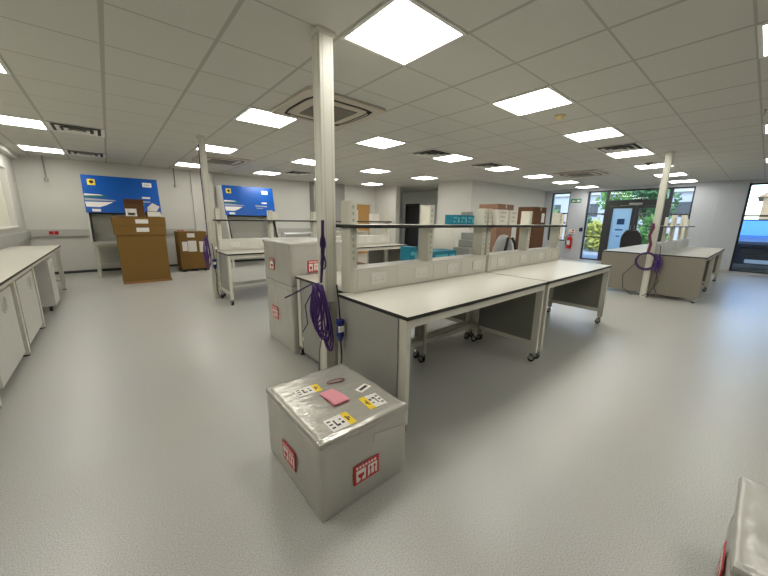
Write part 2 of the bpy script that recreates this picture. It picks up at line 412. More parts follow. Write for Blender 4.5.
def diffuser(i, j, label):
    x, y = cell(i, j); cx, cy = x + .3, y + .3
    t = Thing('air_diffuser', label, 'air vent', (cx, cy, H), 'square ceiling air diffusers')
    t.part('backing', B(cx - .28, cy - .28, H - .004, cx + .28, cy + .28, H), SLOT)
    for q, (h0, h1, z) in enumerate(((.295, .255, .004), (.215, .175, .014), (.135, .095, .02), (.055, .02, .024))):
        f = MB()
        for k in range(4):
            a = math.pi / 2 * k; u = Vector((math.cos(a), math.sin(a), 0)); v = Vector((-math.sin(a), math.cos(a), 0)); c = Vector((cx, cy, H))
            A = [c + u * h0 - v * h0 - Z * (z + .004), c + u * h0 + v * h0 - Z * (z + .004), c + u * h1 + v * h1 - Z * .004, c + u * h1 - v * h1 - Z * .004]
            f.add(A + [p + Z * .003 for p in A], [(0, 1, 2, 3), (7, 6, 5, 4), (0, 4, 5, 1), (1, 5, 6, 2), (2, 6, 7, 3), (3, 7, 4, 0)])
        t.part('louvre', f, WHITEP)
diffuser(-3, 7, 'square ceiling air diffuser right of the first light behind the middle benches')
diffuser(-3, 11, 'square ceiling air diffuser right of the first light along the back wall')
diffuser(5, 3, 'square ceiling air diffuser left of the fourth light between front and middle benches')
diffuser(8, 3, 'square ceiling air diffuser left of the fifth light between front and middle benches')
diffuser(8, -1, 'square ceiling air diffuser left of the fourth light over the right walkway')
diffuser(4, 10, 'square ceiling air diffuser left of the front pole, near the back wall')
for (i, j), nm, lab, r in (((4.54, -.54), 'smoke_detector', 'yellowish round smoke detector on the ceiling over the walkway', .055), ((11.7, -.52), 'motion_sensor', 'dark round ceiling sensor near the right service pole', .06)):
    x, y = cell(i, j); t = Thing(nm, lab, 'detector', (x, y, H))
    mm = mat('detector_cream', (222, 204, 150), .5) if r < .06 else GRILL
    t.part('base', MB().cyl((x, y, H), (x, y, H - .02), r, n=24), mm)
    t.part('head', MB().cyl((x, y, H - .02), (x, y, H - .045), r * .8, r * .5, n=24), mm)
for x, z0, lab in ((-.89, 1.98, 'thin grey drop rod by the back wall, left of the left blue cabinet'), (1.40, 2.03, 'thin grey drop rod by the back wall, between the two blue cabinets')):
    t = Thing('drop_rod', lab, 'ceiling rod', (x, 9.9, H))
    t.part('rod', MB().cyl((x, 9.9, H), (x, 9.9, z0 + .08), .014), CGRY)
    t.part('head', MB().cyl((x, 9.9, z0 + .09), (x, 9.9, z0 + .03), .022, .04).cyl((x, 9.9, z0 + .03), (x, 9.9, z0), .03, .03), PANEL)
x, y = cell(6.75, -3.05)
single('ceiling_hook', MB().cyl((x, y, H), (x, y, H - .006), .012).tube([(x, y, H - .004), (x, y, H - .05), (x + .006, y, H - .062)], .003), DGREY,
       'small dark hook hanging from the ceiling at the right edge', 'hook', (x, y, H))

# ------------------------------------------------------------------ laboratory benches
ZT = .783
def caster(m, x, y, dx=.012):
    # fork (0), wheel (1)
    m.cyl((x, y, .098), (x, y, .07), .016, n=10)
    m.box(x - .023, y - .012, .024, x - .018, y + .028, .072); m.box(x + .018, y - .012, .024, x + .023, y + .028, .072); m.box(x - .023, y - .014, .066, x + .023, y + .028, .073)
    m.cyl((x - .016, y + .012, .029), (x + .016, y + .012, .029), .029, n=16, m=1)
def bench(x0, x1, yo, yi, label, ends=(True, True), mid=True, group=None, outer=False, ins=(.008, .008), pm=None):
    """bench half: outer edge at yo (open side), inner edge at yi (spine side)"""
    s = 1 if yi > yo else -1
    t = Thing('lab_bench', label, 'bench', ((x0 + x1) / 2, (yo + yi) / 2, 0), group)
    wt = MB().box(x0, yo, ZT - .022, x1, yi, ZT, 1, top=0)
    t.part('worktop', wt, [TOP, EDGE])
    yl = yo + s * .012; lw, ld = .036, .06
    fr = MB()
    fr.box(x0 + .045, yl + s * .002, ZT - .075, x1 - .045, yl + s * .03, ZT - .022)
    fr.box(x0 + .045, yi - s * .05, ZT - .075, x1 - .045, yi - s * .02, ZT - .022)
    fr.box(x0 + .06, yi - s * .055, .185, x1 - .06, yi - s * .025, .225)
    t.part('frame', fr, FRAME, bevel=.003)
    xs = [x0 + ins[0], x1 - ins[1] - lw]
    for q, xx in enumerate(xs):
        for yy, sg in ((yl, s), (yi - s * .012, -s)):
            lg = t.part('leg', B(xx, yy, .094, xx + lw, yy + sg * ld, ZT - .022), FRAME, bevel=.003)
            cm = MB(); caster(cm, xx + lw / 2, yy + sg * ld / 2); t.part('caster', cm, [CHROME, BLACK], lg)
        t.part('foot_rail', B(xx + .004, yl + s * ld, .16, xx + lw - .004, yi - s * (.012 + ld), .205), FRAME, bevel=.003)
        if ends[q] and outer is not False and q == 0:
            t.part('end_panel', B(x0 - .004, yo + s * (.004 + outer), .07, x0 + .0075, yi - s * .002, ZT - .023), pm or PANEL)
        elif ends[q]:
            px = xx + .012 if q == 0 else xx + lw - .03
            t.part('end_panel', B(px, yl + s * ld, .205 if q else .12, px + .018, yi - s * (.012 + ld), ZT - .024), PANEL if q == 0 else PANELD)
    if mid:
        xm = (x0 + x1) / 2 - .02
        lg = t.part('leg', B(xm, yi - s * .012, .094, xm + lw, yi - s * (.012 + ld), ZT - .075), FRAME, bevel=.003)
        cm = MB(); caster(cm, xm + lw / 2, yi - s * .045); t.part('caster', cm, [CHROME, BLACK], lg)
    return t
def spine(x0, x1, yc, label, zsh=1.262, depth=.27, ud=.055, uw=.06):
    """service spine standing on the two bench halves: uprights, a shelf, trunking with sockets"""
    t = Thing('shelf_spine', label, 'shelf unit', ((x0 + x1) / 2, yc, ZT))
    xs = [x0 + .01, (x0 + x1) / 2 - uw / 2, x1 - .01 - uw]
    for xx in xs:
        u = MB().box(xx, yc - ud, ZT, xx + uw, yc + ud, zsh + .175)
        for k in range(9):
            z = ZT + .24 + k * .045
            if abs(z - zsh) > .03: u.box(xx + uw * .37, yc - ud - .001, z, xx + uw * .63, yc - ud, z + .022, 1)
        t.part('upright', u, [FRAME, SEAM], bevel=0)
    t.part('shelf', MB().box(x0, yc - depth / 2, zsh - .012, x1, yc + depth / 2, zsh + .012, 1, top=0), [TOP, EDGE])
    tr = t.part('trunking', B(x0 + .02, yc - .085, ZT, x1 - .012, yc + .085, .962), TRK, bevel=.01)
    L = x1 - x0
    for sg in (-1, 1):
        yy = yc + sg * .085
        for a, b in ((.03, .245), (.255, .49), (.51, .735), (.745, .965)):
            t.part('trunk_cover', B(x0 + L * a, yy, ZT + .022, x0 + L * b, yy + sg * .004, .945), TRK, tr, bevel=.0015)
        for a in (.1, .37, .62, .85):
            sm = MB().box(x0 + L * a, yy + sg * .004, ZT + .05, x0 + L * a + .146, yy + sg * .011, ZT + .136)
            for k in (.037, .109):
                for dx, dz in ((0, .05), (-.011, .03), (.011, .03)):
                    sm.box(x0 + L * a + k + dx - .003, yy + sg * .011, ZT + .05 + dz - .004, x0 + L * a + k + dx + .003, yy + sg * .0114, ZT + .05 + dz + .004, 1)
            t.part('socket', sm, [SOCK, SEAM], tr)
    return t
# front row
bench(1.195, 2.985, 1.20, 1.925, 'white topped lab bench nearest the camera, beside the foil crate', ins=(.008, .028), outer=.07)
bench(3.00, 4.85, 1.20, 1.925, 'white topped lab bench at the far end of the front row', ins=(.022, .008))
bench(1.264, 2.985, 2.77, 1.94, 'rear lab bench of the front row in front of the two stacked crates', ins=(.008, .028), outer=.13)
bench(3.00, 4.85, 2.77, 1.94, 'rear lab bench of the front row at its far end, holding the grey flat boxes', ins=(.022, .008))
spine(1.266, 2.985, 1.9325, 'shelf and socket spine of the front row, nearer half beside the pole')
spine(3.00, 4.85, 1.9325, 'shelf and socket spine of the front row, farther half')
# middle row
bench(1.25, 3.05, 4.99, 5.655, 'middle row lab bench beside the left service pole, facing the camera')
bench(3.07, 4.90, 4.99, 5.655, 'middle row lab bench farther from the left pole, facing the camera')
bench(1.31, 3.05, 6.40, 5.67, 'middle row rear lab bench next to the left pole, facing the back wall', mid=False)
bench(3.07, 4.90, 6.40, 5.67, 'middle row rear lab bench farther from the pole, facing the back wall', mid=False)
spine(1.28, 3.05, 5.6625, 'shelf and socket spine of the middle row by the left pole')
spine(3.07, 4.90, 5.6625, 'shelf and socket spine of the middle row, far half')
# right row
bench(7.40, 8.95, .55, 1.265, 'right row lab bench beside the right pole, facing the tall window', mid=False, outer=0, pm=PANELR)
bench(8.97, 10.80, .55, 1.265, 'right row lab bench at the window end, facing the tall window', mid=False)
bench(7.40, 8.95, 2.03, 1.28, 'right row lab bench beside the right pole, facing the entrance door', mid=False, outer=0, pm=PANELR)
bench(8.97, 10.80, 2.03, 1.28, 'right row lab bench at the window end, facing the entrance door', mid=False)
spine(7.41, 8.95, 1.2725, 'shelf and socket spine of the right row by the right pole', ud=.022)
spine(8.97, 10.80, 1.2725, 'shelf and socket spine of the right row, window end', ud=.022)

# left wall bench with cabinets beneath
t = Thing('wall_bench', 'long white worktop on steel legs along the left wall', 'bench', (-1.0, 5.2, 0))
t.part('worktop', MB().box(XL + .055, 2.3, ZT - .022, -.705, 8.0, ZT, 1, top=0), [TOP, EDGE])
t.part('frame', MB().box(-.76, 2.35, ZT - .07, -.73, 7.95, ZT - .022).box(XL + .08, 2.35, ZT - .07, XL + .11, 7.95, ZT - .022), FRAME, bevel=.003)
for yy in (2.34, 3.18, 4.30, 5.28, 7.90):
    lg = t.part('leg', B(-.785, yy, .012, -.725, yy + .05, ZT - .022), FRAME, bevel=.003)
    t.part('foot', MB().cyl((-.755, yy + .025, 0), (-.755, yy + .025, .014), .028), BLACK, lg)
    lg = t.part('leg', B(XL + .07, yy, .012, XL + .12, yy + .05, ZT - .022), FRAME, bevel=.003)
    t.part('foot', MB().cyl((XL + .095, yy + .025, 0), (XL + .095, yy + .025, .014), .028), BLACK, lg)
    t.part('foot_rail', B(XL + .12, yy + .008, .15, -.785, yy + .042, .19), FRAME, bevel=.003)
def cabinet(y0, y1, label, xf=-.73, yc=None):
    t = Thing('under_bench_cabinet', label, 'cabinet', (-.95, (y0 + y1) / 2, 0), 'cabinets under the left wall bench')
    xb_ = XL + .13
    t.part('body', B(xb_, y0, .075, xf - .02, y1, .70), CAB, bevel=.003)
    d = t.part('door', B(xf - .018, y0 + .003, .078, xf, y1 - .003, .697), CAB, bevel=.002)
    yc = yc or y0 + .6 * (y1 - y0)
    t.part('handle', MB().torus((xf + .001, yc, .60), Y, Z, .068, .009, m=0).cyl((xf - .0005, yc, .60), (xf + .0015, yc, .60), .062, n=24, m=1), [CAB, SEAM], d)
    for xx in (xb_ + .06, xf - .06):
        for yy in (y0 + .05, y1 - .05):
            t.part('caster', MB().cyl((xx - .015, yy, .032), (xx + .015, yy, .032), .032, n=14).box(xx - .022, yy - .02, .06, xx + .022, yy + .02, .076), BLACK)
cabinet(3.36, 4.18, 'white under-bench cabinet with round handle, cut by the left edge of the photo', yc=3.86)
cabinet(4.42, 5.22, 'white under-bench cabinet with round handle, middle one of three under the wall bench', yc=4.98)
cabinet(6.17, 6.62, 'narrow white under-bench cabinet standing alone farthest along the left wall', xf=-.70)
# red twin sockets on the dado
for x, lab in ((-.95, 'red twin socket on the grey dado trunking, left of the left blue cabinet'), (1.42, 'red twin socket on the grey dado trunking above the small carton')):
    sm = MB().box(x - .075, YB - .067, .88, x - .004, YB - .055, .955).box(x + .004, YB - .067, .88, x + .075, YB - .055, .955)
    for k in (-.04, .04): sm.box(x + k - .018, YB - .0685, .90, x + k + .018, YB - .067, .935, 1)
    single('wall_socket', sm, [REDP, DRED], lab, 'socket', (x, YB - .06, .88), 'red wall sockets', bevel=.002)

# ------------------------------------------------------------------ service poles with cables
def pole(x, y, label, w_=.09, box=False):
    t = Thing('service_pole', label, 'pole', (x + w_ / 2, y + w_ / 2, 0), 'ceiling service poles')
    m = MB().box(x, y, 0, x + w_, y + w_, H)
    for k in (.2, .8): m.box(x + w_ * k - .0015, y - .0006, .05, x + w_ * k + .0015, y, H - .03, 1); m.box(x - .0006, y + w_ * k - .0015, .05, x, y + w_ * k + .0015, H - .03, 1)
    t.part('shaft', m, [FRAME, SEAM])
    f = MB(); e = .012
    f.box(x - e, y - e, H - .03, x + w_ + e, y, H); f.box(x - e, y + w_, H - .03, x + w_ + e, y + w_ + e, H); f.box(x - e, y, H - .03, x, y + w_, H); f.box(x + w_, y, H - .03, x + w_ + e, y + w_, H)
    t.part('collar', f, FRAME)
    if box: t.part('outlet_box', B(x + .03, y - .028, .36, x + .084, y, .70), FRAME, bevel=.006)
pole(1.158, 2.032, 'cream square service pole rising beside the nearest bench', .1, True)
pole(1.17, 5.66, 'cream square service pole at the end of the middle row', .08)
pole(7.28, 1.22, 'cream square service pole at the end of the right row', .09)
def loop(c, u, wid, hgt, n=22, tw=0, wv=None):
    """teardrop loop hanging from c"""
    wv = wv or Vector((-u.y, u.x, 0)); out = []
    for i in range(n):
        a = 2 * math.pi * i / n
        z = -hgt * (1 - math.cos(a)) / 2
        sx = math.sin(a) * wid * (.35 + .65 * (1 - math.cos(a)) / 2)
        out.append(c + u * sx + wv * (tw * math.sin(a * 2) + .006 * math.sin(a)) + Z * z)
    return out
U1 = Vector((.76, -.65, 0))             # across the view at the poles
W1 = Vector((-.65, -.76, 0))
# front pole bundle
t = Thing('cable_bundle', 'purple cables tied in long hanging loops on the front service pole', 'cables', (1.13, 1.99, 1.0))
top = Vector((1.138, 2.005, 0)) + W1 * .012
m = MB()
for k in range(3):
    o = U1 * (.006 * (k - 1))
    m.tube([top + o + Z * 1.30, top + o + W1 * .01 + Z * 1.22, top + o * 1.6 - U1 * .004 + Z * 1.1, top + o - U1 * .012 + Z * .98, top - U1 * .02 + o * .5 + W1 * .01 + Z * .86], .0055, 6)
t.part('vertical_run', m, PURPD)
m = MB()
for z in (1.16, 1.02):
    for k in range(3):
        m.tube(loop(top + Z * (z + .05) + W1 * .012, U1, .016 + .004 * k, .11, 14), .004, 5, 0, True)
t.part('tied_knot', m, PURPD)
m = MB(); kn = top - U1 * .022 + W1 * .022
for k in range(12):
    f_ = k / 11; hg = .27 + .23 * f_ + random.uniform(-.02, .03); wd = .03 + .045 * random.random()
    c = kn + U1 * (-.05 + .07 * f_) + W1 * (.007 * (k % 4)) + Z * (.85 + random.uniform(-.02, .012))
    tl_ = .03 + .07 * f_
    m.tube([p + U1 * (tl_ * (c.z - p.z)) for p in loop(c, U1, wd, hg, 26, .008, W1)], .0062, 6, 0, True)
t.part('hanging_loops', m, PURP)
m = MB().tube([kn + Z * .84, kn - U1 * .07 + Z * .85, kn - U1 * .16 + W1 * .02 + Z * .80, kn - U1 * .25 + W1 * .03 + Z * .755], .0055, 6)
m.tube([kn + Z * .85 - U1 * .03, kn - U1 * .11 + W1 * .02 + Z * .70, kn - U1 * .10 + W1 * .01 + Z * .56, kn - U1 * .14 + Z * .49], .004, 6)
t.part('loose_tail', m, PURPD)
t.part('grey_lead', MB().tube([Vector((1.10, 1.98, .50)), Vector((1.075, 1.99, .36)), Vector((1.07, 1.995, .2)), Vector((1.075, 2.0, .07)), Vector((1.07, 2.03, .006)), Vector((1.04, 2.07, .006))], .005, 6), CGRY)
def plug(x, y, z, label, tail, drop):
    t = Thing('mains_plug', label, 'plug', (x, y, z), 'blue plugs on the poles')
    u = W1
    b = Vector((x, y, z))
    t.part('body', MB().cyl(b, b - Z * .085, .024, .027, 16).cyl(b - Z * .085, b - Z * .125, .024, .015, 14).cyl(b + Z * .002, b + Z * .03, .03, .03, 16), PLUG, bevel=.002)
    t.part('cover', MB().box(x - .03, y - .036, z - .05, x + .01, y - .024, z - .01), STW)
    t.part('cord', MB().tube([b - Z * .12, b - Z * (.12 + .3 * drop) + U1 * .01, b - Z * (.12 + .7 * drop) - U1 * .006, b - Z * (.12 + drop) + U1 * tail], .0055, 6), CBLK)
    t.part('cord', MB().tube([b + Z * .03, b + Z * .16 - U1 * .008, b + Z * .28 - U1 * .02], .0055, 6), CBLK)
plug(1.152, 1.825, .59, 'blue mains plug on a black cord between the front pole and nearest bench', .01, .42)
plug(1.213, 5.62, .62, 'blue mains plug hanging right of the left service pole', .03, .48)
plug(7.345, 1.14, .66, 'blue mains plug right of the cable coil on the right service pole', .06, .46)

# left pole
t = Thing('cable_bundle', 'purple cable bundle hung on the left service pole by the carton', 'cables', (1.15, 5.65, .8))
U2, W2 = Vector((.98, -.2, 0)), Vector((-.2, -.98, 0))
k0 = Vector((1.15, 5.64, 0)) + W2 * .02
m = MB()
for k in range(7): m.tube(loop(k0 - U2 * (.012 + .012 * (k % 4)) + W2 * .006 * k + Z * (1.02 - .012 * k), U2, .03 + .012 * (k % 3), .30 + .025 * k, 20), .006, 6, 0, True)
t.part('hanging_loops', m, PURP)
t.part('vertical_run', MB().tube([k0 + Z * 2.35, k0 + Z * 1.9 - U2 * .01, k0 + Z * 1.4, k0 + Z * 1.0], .007, 6), PURPD)
# right pole
t = Thing('cable_bundle', 'round coil of dark purple cable hung on the right service pole', 'cables', (7.24, 1.2, .7))
U3, W3 = Vector((.1, -.995, 0)), Vector((-.995, -.1, 0))
k0 = Vector((7.26, 1.30, .66)); m = MB()
for k in range(9): m.torus(k0 + W3 * (.02 + .006 * (k % 5)) + U3 * random.uniform(-.01, .01) + Z * random.uniform(-.012, .012), U3, Z, .135 + .02 * random.random(), .009)
t.part('coil', m, PURPD)
m = MB()
for k in range(4):
    p = k0 + W3 * .03 + U3 * (.01 * k - .015)
    m.tube([p + Z * .14, p + Z * .30 + U3 * .02, p + Z * .45 - U3 * .02, p + Z * .58 + U3 * .015, p + Z * .66], .0065, 6)
t.part('vertical_run', m, mat('maroon_cable', (110, 44, 84), .45))
m = MB()
for k in range(5): m.tube(loop(k0 + U3 * .165 + W3 * (.02 + .006 * k) + Z * (.15 - .01 * k), U3, .035 + .01 * (k % 3), .22 + .02 * k, 16), .007, 6, 0, True)
t.part('hanging_loops', m, PURP)
m = MB().tube([k0 - U3 * .14 + W3 * .03 - Z * .05, k0 - U3 * .30 + W3 * .04 - Z * .28, k0 - U3 * .27 + W3 * .03 - Z * .52, k0 - U3 * .12 + W3 * .03 - Z * .635], .006, 6)
m.tube([k0 + U3 * .13 + W3 * .04 - Z * .06, k0 + U3 * .21 + W3 * .04 - Z * .34, k0 + U3 * .12 + W3 * .05 - Z * .56, k0 + U3 * .03 + W3 * .05 - Z * .63], .006, 6)
t.part('loose_tail', m, CBLK)

# ------------------------------------------------------------------ foil wrapped crates
def wrapped(m, x0, y0, z0, x1, y1, z1, amp=.004, n=14, seed=0, ms=0, mt=1, rnd=.012):
    """box with softly buckled faces"""
    g = {}
    def vert(p):
        k = tuple(round(c, 5) for c in p)
        if k not in g:
            q = Vector(p); on = [abs(q.x - x0) < 1e-5 or abs(q.x - x1) < 1e-5, abs(q.y - y0) < 1e-5 or abs(q.y - y1) < 1e-5, abs(q.z - z0) < 1e-5 or abs(q.z - z1) < 1e-5]
            c = Vector(((x0 + x1) / 2, (y0 + y1) / 2, (z0 + z1) / 2)); d = q - c
            d = Vector([(d[i] / abs(d[i]) if on[i] and abs(d[i]) > 1e-9 else 0) for i in range(3)])
            if sum(on) == 1:
                q = q + d * (amp * (noise.noise(q * 9 + Vector((seed, 3, 1))) * .8 + noise.noise(q * 23 + Vector((seed, 7, 5))) * .5))
            else:
                q = q - d * (rnd * (.55 if sum(on) == 2 else .6)) * (1 + .5 * noise.noise(q * 14 + Vector((seed, 0, 0))))
            if abs(p[2] - z0) < 1e-5: q.z = z0
            g[k] = q
        return g[k]
    def lin(a, b):
        e = [a, a + rnd * 1.4]; r = [a + (b - a) * i / n for i in range(1, n)]; return e + [q for q in r if a + rnd * 2 < q < b - rnd * 2] + [b - rnd * 1.4, b]
    def face(f, A, Bq, mi):
        vs = [vert(f(a, b)) for a in A for b in Bq]; nb = len(Bq)
        m.add(vs, [(i * nb + j, (i + 1) * nb + j, (i + 1) * nb + j + 1, i * nb + j + 1) for i in range(len(A) - 1) for j in range(nb - 1)], mi, True)
    lx, ly, lz = lin(x0, x1), lin(y0, y1), lin(z0, z1)
    face(lambda a, b: (a, b, z1), lx, ly, mt); face(lambda a, b: (b, a, z0), ly, lx, ms)
    face(lambda a, b: (a, y0, b), lx, lz, ms); face(lambda a, b: (b, y1, a), lz, lx, ms)
    face(lambda a, b: (x0, b, a), lz, ly, ms); face(lambda a, b: (x1, a, b), ly, lz, ms)
    return m
def fragile(t, o, u, v, w_, h_, double=True):
    """red handling sticker: header dashes, goblet picture and, when double, arrows picture"""
    o, u, v = Vector(o), Vector(u), Vector(v)
    st = t.part('handling_sticker', MB().rect(o, u, v, 0, 0, w_, h_, .003, .007), RED)
    m = MB(); r = MB()
    nb = 2 if double else 1; bw = (w_ - .012 * (nb + 1)) / nb
    for k in range(nb):
        a = .012 + k * (bw + .012); m.rect(o, u, v, a, .01, a + bw, h_ * .72, .007, .0078)
        cx = a + bw / 2
        if k == 0:
            g = [(-.32, .66), (.32, .66), (.30, .45), (.18, .32), (.06, .26), (.06, .12), (.2, .08), (.2, .04), (-.2, .04), (-.2, .08), (-.06, .12), (-.06, .26), (-.18, .32), (-.30, .45)]
            r.prism([(cx + p * bw, .01 + q * (h_ * .72 - .01)) for p, q in g], o, u, v, .0078, .0085)
        else:
            g = [(-.38, .02), (.38, .02), (.38, .10), (.27, .10), (.27, .62), (.37, .62), (.22, .9), (.07, .62), (.17, .62), (.17, .10), (-.17, .10), (-.17, .62), (-.07, .62), (-.22, .9), (-.37, .62), (-.27, .62), (-.27, .10), (-.38, .10)]
            r.prism([(cx + p * bw, .01 + q * (h_ * .72 - .01)) for p, q in g], o, u, v, .0078, .0085)
    n = 7
    for k in range(n):
        a = .012 + k * (w_ - .024) / n; m.rect(o, u, v, a, h_ * .80, a + (w_ - .024) / n * .62, h_ * .92, .007, .0078)
    t.part('picture', m, STW, st); t.part('pictogram', r, RED, st)
# near crate, 0.5 x 0.6 x 0.395
t = Thing('wrapped_crate', 'silver foil wrapped crate on the floor before the nearest bench, labels on top', 'crate', (.81, 1.35, 0))
t.part('body', wrapped(MB(), .557, 1.047, 0, 1.058, 1.648, .375, .003, seed=2, rnd=.007), [WRAP, WRAPT])
t.part('lid', wrapped(MB(), .555, 1.045, .362, 1.061, 1.652, .395, .0015, seed=5, rnd=.008), [WRAPT, WRAPT])
t.part('side_tape', MB().rect((.84, 1.0445, .29), Vector((.985, 0, -.17)), Z, 0, -.02, .21, .03, -.001, .0015), TAPE)
fragile(t, (.722, 1.047, .102), X, Z, .147, .098)
fragile(t, (.557, 1.437, .100), -Y, Z, .146, .098)
def doc_label(a, u, w_, h_, yel=.3, glyph=4):
    """white and yellow paper label lying on the lid, its yellow end towards +u"""
    a = Vector(a); u = Vector(u).normalized(); v = Z.cross(u)
    lb = t.part('paper_label', MB().rect(a, u, v, 0, 0, w_ * (1 - yel), h_, .0005, .0025), STW)
    if yel: t.part('yellow_end', MB().rect(a, u, v, w_ * (1 - yel), 0, w_, h_, .0005, .0025), YEL, lb)
    m = MB()
    if glyph == 0: m.rect(a, u, v, w_ * .15, h_ * .3, w_ * .85, h_ * .7, .0025, .003)
    else:
        for k in range(3): m.rect(a, u, v, w_ * .06, h_ * (.2 + .26 * k), w_ * .2, h_ * (.3 + .26 * k), .0025, .003)
        m.rect(a, u, v, w_ * .28, h_ * .25, w_ * .34, h_ * .75, .0025, .003).rect(a, u, v, w_ * .34, h_ * .25, w_ * .45, h_ * .38, .0025, .003)
        m.rect(a, u, v, w_ * .52, h_ * .3, w_ * .63, h_ * .45, .0025, .003).rect(a, u, v, w_ * .52, h_ * .6, w_ * .60, h_ * .7, .0025, .003)
        m.rect(a, u, v, w_ * .78, h_ * .3, w_ * .84, h_ * .7, .0025, .003).rect(a, u, v, w_ * .86, h_ * .45, w_ * .92, h_ * .6, .0025, .003)
    t.part('printing', m, INK, lb)
doc_label((.650, 1.440, .395), (1, -.10, 0), .135, .082, .28)
doc_label((.646, 1.083, .395), (1, .0, 0), .125, .098, .30)
doc_label((.990, 1.225, .395), (-1, .09, 0), .105, .115, .34)
doc_label((.934, 1.270, .395), (1, .30, 0), .088, .048, 0, 0)
# pink paper, bent up a little
m = MB(); n = 8
pa, pb, pc, pd = [Vector(p) for p in ((.748, 1.404, .397), (.750, 1.246, .397), (.842, 1.246, .397), (.832, 1.405, .397))]
for lv in (.0, .012):
    gv = []
    for i in range(n + 1):
        for j in range(n + 1):
            a, b = i / n, j / n; q = (pa * (1 - a) + pb * a) * (1 - b) + (pd * (1 - a) + pc * a) * b
            gv.append(q + Z * (lv * a + (.004 * math.sin(a * math.pi) if lv else 0)))
    m.add(gv + [q + Z * .0008 for q in gv], [(i * (n + 1) + j, (i + 1) * (n + 1) + j, (i + 1) * (n + 1) + j + 1, i * (n + 1) + j + 1) for i in range(n) for j in range(n)]
          + [tuple(x + (n + 1) ** 2 for x in ((i + 1) * (n + 1) + j, i * (n + 1) + j, i * (n + 1) + j + 1, (i + 1) * (n + 1) + j + 1)) for i in range(n) for j in range(n)], 0, True)
single('pink_paper', m, PINK, 'folded sheet of pink paper lying on the foil wrapped crate', 'paper', (.79, 1.32, .397))
pts = [Vector((.881, 1.449, .4)) + Vector((.97, -.25, 0)) * (.05 * math.cos(a)) + Vector((.25, .97, 0)) * (.017 * math.sin(a)) + Z * (.003 + .008 * abs(math.cos(a / 2))) for a in [2 * math.pi * k / 28 for k in range(28)]]
single('tie_band', MB().tube(pts, .003, 6, 0, True), DRED, 'dark red looped band lying behind the pink paper on the crate', 'band', (.881, 1.449, .397))
CR = [o for o in COL.objects if not o.parent and o.name.split('.')[0] in ('wrapped_crate', 'pink_paper', 'tie_band')]
for o in CR: o.location.x -= .008; o.location.y -= .010
# right crate
t = Thing('wrapped_crate', 'silver wrapped crate cut off by the bottom right corner of the photo', 'crate', (1.45, -.40, 0))
t.part('body', wrapped(MB(), 1.20, -.70, 0, 1.69, -.10, .378, .006, seed=11), [WRAP, WRAPP])
t.part('lid', wrapped(MB(), 1.194, -.706, .36, 1.696, -.092, .397, .004, seed=15, rnd=.01), [WRAPP, WRAPP])
fragile(t, (1.50, -.097, .14), -X, Z, .147, .098)
# stacked crates behind the front row
t = Thing('wrapped_crate', 'pale film wrapped crate stacked on top of another behind the front pole', 'crate', (1.55, 3.1, .68))
t.part('body', wrapped(MB(), 1.225, 2.785, .682, 1.93, 3.44, 1.075, .006, seed=21), [WRAPP, WRAPP])
t.part('lid', wrapped(MB(), 1.218, 2.778, 1.055, 1.937, 3.447, 1.09, .003, seed=25, rnd=.008), [WRAPP, WRAPP])
fragile(t, (1.40, 2.785, .80), X, Z, .12, .115)
fragile(t, (1.225, 3.27, .79), -Y, Z, .115, .12, False)
t = Thing('wrapped_crate', 'pale film wrapped crate on the floor, lower of the pair behind the front pole', 'crate', (1.55, 3.1, 0))
t.part('body', wrapped(MB(), 1.235, 2.79, .0, 1.925, 3.435, .655, .007, seed=31), [WRAPP, WRAPP])
t.part('lid', wrapped(MB(), 1.228, 2.783, .635, 1.932, 3.442, .680, .001, seed=35, rnd=.008), [WRAPP, WRAPP])
fragile(t, (1.235, 3.30, .27), -Y, Z, .16, .13)

# ------------------------------------------------------------------ cartons
def carton(name, x0, y0, z0, x1, y1, z1, label, cm=CARD, labels=(), group=None, flaps=False, tape=True, cat='carton'):
    t = Thing(name, label, cat, ((x0 + x1) / 2, (y0 + y1) / 2, z0), group)
    b = t.part('body', B(x0, y0, z0, x1, y1, z1), cm, bevel=.004)
    if tape:
        xc = (x0 + x1) / 2
        t.part('tape_strip', MB().box(xc - .025, y0 - .0005, z1 - .08, xc + .025, y0, z1 - .002).box(xc - .025, y0 + .002, z1, xc + .025, y1 - .002, z1 + .0006), TAPE if cm is not CARD else CARDD)
    for a0, b0, a1, b1, mm in labels:
        t.part('label', MB().rect((x0, y0, z0), X, Z, a0, b0, a1, b1, .001, .003), mm)
    if flaps:
        f = MB(); h = z1 - z0
        f.prism([(0, 0), (x1 - x0, 0), (x1 - x0, .1), (0, .1)], (x0, y0, z1), X, Vector((0, -.5, .866)), 0, .004)
        f.prism([(0, 0), (x1 - x0, 0), (x1 - x0, .1), (0, .1)], (x0, y1, z1), X, Vector((0, .4, .9)), 0, .004)
        t.part('flap', f, cm)
    return t
